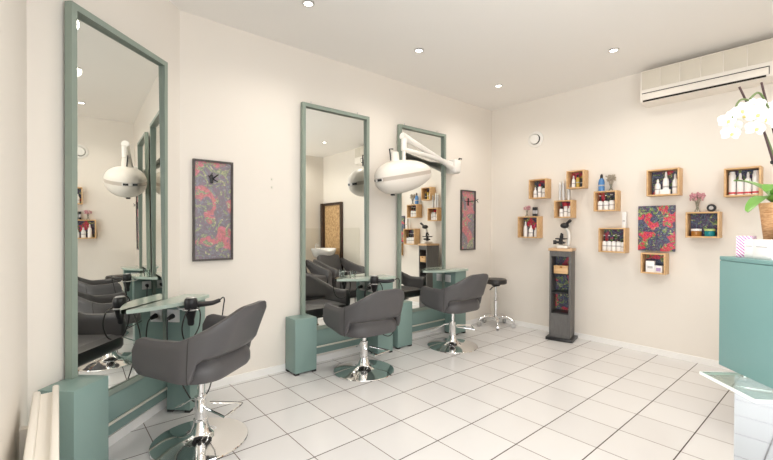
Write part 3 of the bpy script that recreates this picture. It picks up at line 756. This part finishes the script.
# ------------------------------------------------------------------ air conditioner
t = thing('air_conditioner', 'white wall air conditioner below the ceiling', 'air conditioner', (1.772, -.001, 2.362), 0)
Lw = 1.06
pr = [(0, 0), (-.13, 0), (-.175, .015), (-.185, .04), (-.185, .285), (-.17, .305), (0, .305)]
mb = MB(); bm = mb.bm
a = [bm.verts.new((0, y, z)) for y, z in pr]; b = [bm.verts.new((Lw, y, z)) for y, z in pr]
bm.faces.new(a); bm.faces.new(b[::-1])
for i in range(len(pr)):
    j = (i + 1) % len(pr); bm.faces.new((a[i], b[i], b[j], a[j]))
mb.build('casing', M['acwhite'], t, 25)
pw = .142
for k in range(7):
    x = .012 + .1485 * k
    MB().box(x, x + pw, -.1905, -.1856, .125, .290, .002).build('intake_panel', M['acpanel'], t)
MB().box(.015, .875, -.190, -.1856, .028, .085, .002).build('louvre', M['acwhite'], t)
MB().box(.012, .88, -.1895, -.1856, .0865, .092).box(.876, .88, -.1895, -.1856, .028, .0865).build('louvre_gap', M['slot'], t)
MB().box(.02, .86, -.1875, -.175, .0135, .026, .001).build('outlet_slot', M['slot'], t)

# ------------------------------------------------------------------ ceiling downlights
def downlight(label, x, y, watts):
    t = thing('downlight', label, 'ceiling light', (x, y, H - .0005), 0, 'recessed ceiling spots')
    MB().lathe([(.042, 0), (.042, -.004), (.034, -.009), (.028, -.006), (.028, 0)][::-1], 28, None, False).build('ring', M['steel'], t)
    MB().lathe([(0, -.0045), (.027, -.0045), (.027, -.002), (0, -.002)], 24).build('lens', M['lamp'], t)
    ld = bpy.data.lights.new('spot_bulb', 'SPOT'); ld.energy = watts; ld.spot_size = math.radians(150); ld.spot_blend = .8; ld.color = (1, .925, .835); ld.shadow_soft_size = .05
    lo = bpy.data.objects.new('spot_bulb', ld); col.objects.link(lo); lo.parent = t; lo.location = (0, 0, -.03)
SPOTS = [(.67, -3.07, 'ceiling spot above the middle of the mirror wall, largest of the four in view'), (.65, -1.99, 'ceiling spot in front of the second mirror and the hood'), (.60, -.74, 'ceiling spot nearest the corner of the two walls'),
         (1.74, -.74, 'ceiling spot closest to the air conditioner'), (1.74, -1.99, 'ceiling spot over the open floor in the room centre'), (1.74, -3.07, 'ceiling spot over the open floor before the nearest chair'), (2.95, -.74, 'ceiling spot between the air conditioner and the door'), (2.95, -1.99, 'ceiling spot above the reception counter'), (3.95, -.74, 'ceiling spot in front of the chipboard door'), (2.95, -3.07, 'added fill spot over the floor before the reception counter'), (3.95, -1.99, 'added fill spot above the shampoo chair further from the back wall')]  # last two spots are added to brighten the mirrored part of the room
for x, y, l in SPOTS: downlight(l, x, y, 24)

# ------------------------------------------------------------------ radiator on the near wall
t = thing('panel_radiator', 'white panel radiator on the near wall beside the low green box', 'radiator', (1.1, -4.429, 0), -math.radians(1.2))
MB().box(0, .95, .016, .036, .14, .588, .006, None, 3).build('front_panel', M['rad'], t)
MB().box(0.0, .95, -.040, -.018,   .14, .576, .006, None, 3).build('rear_panel', M['rad'], t)
fn = MB()
for k in range(24): fn.box(.02 + .0385 * k, .022 + .0385 * k, -.0175, .0155, .16, .56)
fn.build('fin', M['rad'], t)
MB().box(.0, .95, -.0175, .0155, .552, .562).build('top_grille', M['rad'], t)
for x in (.12, .8): MB().box(x, x + .03, -.069, -.0405, .30, .50).build('wall_bracket', M['rad'], t)
MB().cyl((.01, .0, .08), (.01, .0, .16), .012, 12).cyl((.01, 0, 0), (.01, 0, .08), .008, 10).build('valve_pipe', M['steel'], t)

# ------------------------------------------------------------------ reception counter (turned 45 degrees)
CT = Matrix.Translation((2.756, -2.457, 0)) @ Matrix.Rotation(-PI / 4, 4, 'Z')    # local x along the front, y towards its back
t = thing('reception_counter', 'teal reception counter floating on a polished plinth', 'counter', (2.756, -2.457, 0), -PI / 4)
MB().box(0, .80, 0, .42, .675, 1.078, .004).build('body', M['teal'], t)
MB().box(0, .80, 0, .42, 1.0785, 1.094, .003).build('top', M['teal'], t)
gp = MB().box(.027, .274, -.080, .40, .644, .655, .003); gp.build('glass_plate', M['plate'], t)
ge = MB().box(.0235, .2775, -.0835, -.0805, .644, .655).box(.0235, .0265, -.0805, .40, .644, .655).box(.2745, .2775, -.0805, .40, .644, .655); ge.build('plate_edge', M['gedge'], t)
for x, y in ((.075, .04), (.20, .05), (.08, .30), (.20, .30)):
    MB().cyl((x, y, .6565), (x, y, .6745), .014, 18).build('standoff', M['chrome'], t)
pinv = CT.inverted()
mb = MB().box(2.79, 3.20, -2.36, -2.345, 0.0, .6435); bmesh.ops.transform(mb.bm, matrix=pinv, verts=mb.bm.verts[:])
mb.build('plinth', M['plinth'], t)
def on_counter(x, y, z=1.0945): return CT @ Vector((x, y, z))
b = thing('carton', 'small carton with pink and purple stripes on the teal counter', 'box', on_counter(.055, .055), math.radians(-12), 'cartons on the counter')
MB().box(-.022, .022, -.022, .022, 0, .078, .0012).build('body', M['stripes'], b)
MB().box(-.0235, -.0222, -.020, .020, .006, .072).build('side_label', M['bottle'], b)
MB().box(-.0245, -.0236, -.018, .010, .060, .070).box(-.0245, -.0236, -.018, .010, .006, .014).build('print', M['label'], b)
b = carton('narrow plain white carton beside the striped carton on the counter', *on_counter(.098, .045), .038, .03, .066, 'bottle', 'label', -PI / 4 + .1, 'cartons on the counter', (.62, .66))
b = carton('wide plain white carton on the counter in front of the orchid basket', *on_counter(.160, .040), .075, .03, .068, 'bottle', 'label', -PI / 4, 'cartons on the counter', (.60, .64))
# dark leaning frame in front of the basket
t = thing('tabletop_frame', 'dark leaning frame on the counter beside the orchid basket', 'frame', on_counter(.136, .096), math.radians(49.5))
fm = Matrix.Translation((0, 0, .0105)) @ Matrix.Rotation(math.radians(18), 4, 'Y')
MB().box(-.023, .023, -.004, .004, .0, .115, .001, fm).build('panel', M['label'], t)
MB().box(-.030, -.023, -.007, .007, 0, .122, .001, fm).box(.023, .030, -.007, .007, 0, .122, .001, fm).box(-.023, .023, -.007, .007, .115, .122, .001, fm).build('border', M['black'], t)

# ------------------------------------------------------------------ orchid
PO = on_counter(.062, .172)
t = thing('potted_orchid', 'white orchid with staked stems in a wicker basket on the counter', 'plant', PO, 0)
MB().lathe([(0, 0), (.04, 0), (.045, .01), (.062, .17), (.066, .20), (.060, .20), (.055, .175), (0, .17)], 24, None, False).build('basket', M['basket'], t)
iPO = Vector(PO)
def leaf(pts, w, name='leaf'):
    C = catmull([Vector(p) for p in pts], 6); rows = []
    n = len(C)
    for i, c in enumerate(C):
        d = (C[min(i + 1, n - 1)] - C[max(i - 1, 0)]).normalized(); sd = d.cross(Vector((0, 0, 1)))
        sd = sd.normalized() if sd.length > 1e-4 else Vector((1, 0, 0)); up = sd.cross(d)
        f = i / (n - 1); ww = w * (math.sin(PI * (.12 + .88 * f)) ** .6 if f < 1 else 0) * .5 + .0005
        rows.append([tuple(c + sd * ww * k + up * (abs(k) * .12 * ww + e)) for k, e in ((-1, 0), (-.5, 0), (0, 0), (.5, 0), (1, 0), (.5, -.003), (0, -.004), (-.5, -.003))])
    mb = MB(); V = mb.grid(rows, closed_v=True); mb.bm.faces.new(V[0]); mb.bm.faces.new(V[-1])
    return mb.build(name, M['leaf'], t, 60)
Rv = Vector((.649, .761, 0)); Fv = Vector((-.761, .649, 0))            # the row of leaves spreads along the counter's depth
leaf([(0, 0, .18), tuple(-Rv * .06 + Vector((0, 0, .225))), tuple(-Rv * .12 - Fv * .02 + Vector((0, 0, .200))), tuple(-Rv * .155 - Fv * .03 + Vector((0, 0, .165)))], .052)
leaf([(0, 0, .18), tuple(-Rv * .04 - Fv * .03 + Vector((0, 0, .25))), tuple(-Rv * .085 - Fv * .05 + Vector((0, 0, .262))), tuple(-Rv * .115 - Fv * .06 + Vector((0, 0, .235)))], .062)
leaf([(0, 0, .18), tuple(Rv * .05 + Vector((0, 0, .26))), tuple(Rv * .12 + Vector((0, 0, .27))), tuple(Rv * .17 + Vector((0, 0, .23)))], .06)
leaf([(0, 0, .18), tuple(Fv * .05 - Rv * .01 + Vector((0, 0, .25))), tuple(Fv * .11 - Rv * .03 + Vector((0, 0, .29))), tuple(Fv * .15 - Rv * .05 + Vector((0, 0, .30)))], .055)
def W3(r, f, z): return Rv * r + Fv * f + Vector((0, 0, z))
def stemtube(pts, r, m, name): return MB().tube(pts, r, 8, smooth=5).build(name, m, t)
stemtube([W3(0, -.01, .18), W3(-.022, -.01, .29), W3(-.055, -.01, .40), W3(-.09, 0, .50), W3(-.13, -.01, .565), W3(-.18, -.02, .565), W3(-.215, -.03, .50)], .0035, M['stem'], 'stem')
stemtube([W3(.01, -.015, .18), W3(-.005, -.02, .32), W3(-.035, -.02, .45), W3(-.07, -.01, .555), W3(-.11, -.02, .595), W3(-.15, -.03, .57)], .0035, M['stem'], 'stem')
stemtube([W3(.02, .01, .18), W3(.03, 0, .40), W3(.035, 0, .55), W3(.02, -.02, .62), W3(-.015, -.03, .60)], .0035, M['stem'], 'stem')
MB().tube([W3(.0, -.02, .17), W3(-.098, -.015, .50)], .0036, 8).build('stake', M['stick'], t)
MB().tube([W3(.02, -.02, .17), W3(-.068, .015, .645)], .0036, 8).build('stake', M['stick'], t)
MB().tube([W3(-.11, .02, .56), W3(-.145, .02, .63)], .0036, 8).build('stake', M['stick'], t)
MB().cyl(W3(-.058, -.018, .345), W3(-.018, -.018, .352), .007, 10).build('clip', M['black'], t)
def flower(pos, face, r, roll):
    z = Vector(face).normalized(); x = Vector((0, 0, 1)).cross(z).normalized(); y = z.cross(x)
    Mx = Matrix((x, y, z)).transposed().to_4x4(); Mx.translation = Vector(pos)
    Mx = Mx @ Matrix.Rotation(roll, 4, 'Z')
    mb = MB()
    for a, l, w in ((90, 1, .60), (210, .95, .55), (330, .95, .55), (12, 1.05, 1.05), (168, 1.05, 1.05)):
        a = math.radians(a); rows = []
        for i in range(7):
            f = i / 6; ww = r * w * .5 * math.sin(PI * (.1 + .86 * f)) ** .7; d = r * l * f
            row = []
            for k in (-1, -.5, 0, .5, 1):
                p = Vector((d, ww * k, r * (.10 * f - .22 * f * f - .05 * abs(k)))); row.append(Matrix.Rotation(a, 3, 'Z') @ p)
            rows.append([tuple(Mx @ p) for p in row] + [tuple(Mx @ (p - Vector((0, 0, .0012)))) for p in row[::-1]])
        V = mb.grid(rows, closed_v=True); mb.bm.faces.new(V[0]); mb.bm.faces.new(V[-1])
    fl = mb.build('flower', M['petal'], t, 70)
    l = MB().ell((0, 0, 0), (r * .16, r * .20, r * .16), 10, 6); bmesh.ops.transform(l.bm, matrix=Mx @ Matrix.Translation((0, -r * .1, r * .12)), verts=l.bm.verts[:])
    l.build('lip', M['lip'], fl)
rnd = random.Random(4)
for r_, f_, z_, s_ in ((-.190, -.05, .455, .036), (-.186, -.03, .505, .036), (-.152, -.05, .535, .038), (-.118, -.07, .515, .040), (-.112, -.06, .470, .038), (-.095, -.03, .560, .038), (-.07, -.05, .505, .038), (-.030, -.06, .530, .040), (-.034, -.07, .492, .036), (-.012, -.02, .555, .038), (-.140, .0, .49, .034), (.015, -.05, .545, .038), (-.085, .02, .535, .034), (.03, -.04, .50, .036)):
    flower(W3(r_ - .042, f_, z_ - .014), (-Fv * 1.0 - Rv * rnd.uniform(-.1, .9) + Vector((0, 0, rnd.uniform(-.15, .25)))), s_ * .9, rnd.uniform(-.25, .25))

# ------------------------------------------------------------------ washing units, seen in the middle mirror
def wash_unit(label, y):
    t = thing('washing_unit', label, 'shampoo chair', (3.21, y, 0), PI, 'shampoo chairs by the back wall')      # local +x = forward (towards the mirrors)
    MB().box(-.22, .46, -.26, .26, 0.001, .12, .01).build('base', M['black'], t)
    MB().box(-.16, .52, -.235, .235, .1205, .44, .05, None, 4).build('seat', M['leather'], t)
    MB().box(-.06, .06, -.235, .235, 0, .44, .05, Matrix.Translation((-.13, 0, .32)) @ Matrix.Rotation(math.radians(-22), 4, 'Y'), 4).build('backrest', M['leather'], t)
    for s in (-1, 1):
        mb = MB(); rows = []
        for x, z, h in ((-.26, .66, .10), (-.12, .63, .16), (.06, .59, .28), (.25, .55, .45), (.42, .53, .528), (.48, .505, .503), (.50, .46, .458)):
            zb = max(z - h, .0); yy = s * .295
            rows.append([(x, yy - .035, zb), (x, yy + .035, zb), (x, yy + .04, z - .03), (x, yy + .025, z), (x, yy - .025, z), (x, yy - .04, z - .03)])
        V = mb.grid(rows, closed_v=True); mb.bm.faces.new(V[0]); mb.bm.faces.new(V[-1]); mb.build('armrest', M['leather'], t, 40)
    rows = []
    for k, r, z in ((0, .10, .64), (1, .20, .70), (2, .235, .80), (3, .245, .85), (4, .225, .85), (5, .20, .79), (6, .10, .71)):
        rows.append([(-.43 + r * math.cos(2 * PI * i / 32) * .95, r * math.sin(2 * PI * i / 32), z - (.05 * max(0, math.cos(2 * PI * i / 32)) ** 6 if k in (2, 3, 4) else 0) + (.0)) for i in range(32)])
    mb = MB(); V = mb.grid(rows, closed_v=True); mb.bm.faces.new(V[0]); mb.bm.faces.new(V[-1]); mb.build('basin', M['basin'], t, 50)
    MB().box(-.56, -.36, -.10, .10, 0.001, .64, .02).build('basin_stand', M['black'], t)
    MB().tube([(-.63, .05, .82), (-.64, .05, .92), (-.59, .05, .94), (-.55, .05, .91)], .011, 10).build('tap', M['chrome'], t)
    return t
wash_unit('dark shampoo chair with white basin closest to the back wall', -.345)
wash_unit('dark shampoo chair with white basin, further from the back wall', -1.09)

# ------------------------------------------------------------------ camera, light, view
cam = bpy.data.cameras.new('camera'); co = bpy.data.objects.new('camera', cam); col.objects.link(co)
yaw, pitch, roll = math.radians(49.558), math.radians(.416), math.radians(.232)
F = Vector((-math.sin(yaw) * math.cos(pitch), math.cos(yaw) * math.cos(pitch), -math.sin(pitch)))
R0 = Vector((math.cos(yaw), math.sin(yaw), 0)); U0 = R0.cross(F)
R_ = R0 * math.cos(roll) + U0 * math.sin(roll); U_ = -R0 * math.sin(roll) + U0 * math.cos(roll)
mw = Matrix((R_, U_, -F)).transposed().to_4x4(); mw.translation = (3.1003, -4.4354, 1.2); co.matrix_world = mw
cam.sensor_width = 36; cam.lens = 36 * 401.42 / 773; cam.clip_start = .02
sc = bpy.context.scene; sc.camera = co

w = bpy.data.worlds.new('daylight'); sc.world = w; w.use_nodes = True
w.node_tree.nodes['Background'].inputs[0].default_value = (.93, .96, 1, 1); w.node_tree.nodes['Background'].inputs[1].default_value = 1.25
def area(name, loc, rot, sx, sy, e, c):
    ld = bpy.data.lights.new(name, 'AREA'); ld.shape = 'RECTANGLE'; ld.size = sx; ld.size_y = sy; ld.energy = e; ld.color = c
    o = bpy.data.objects.new(name, ld); col.objects.link(o); o.location = loc; o.rotation_euler = rot; return o
area('window_daylight', (3.18, YF - .12, 1.35), (PI / 2, 0, 0), 1.95, 2.3, 26, (.95, .97, 1))
area('side_fill', (XE + .14, -3.75, 1.42), (PI / 2, 0, PI / 2), 2.4, 2.1, 55, (.95, .97, 1))  # fill lamp outside the added side window, evens out the room
area('ceiling_fill', (3.18, YF - .75, .05), (PI - math.radians(-0) - math.radians(35), 0, 0), 1.9, 1.0, 230, (1, .96, .90))  # added upward fill lamp outside the shopfront, brightens the ceiling
vs = sc.view_settings; vs.view_transform = 'Standard'; vs.look = 'None'; vs.exposure = -0.14; vs.gamma = 1; vs.use_curve_mapping = False
cy = sc.cycles
cy.max_bounces = 10; cy.diffuse_bounces = 6; cy.glossy_bounces = 6; cy.transmission_bounces = 8; cy.caustics_reflective = False; cy.caustics_refractive = False
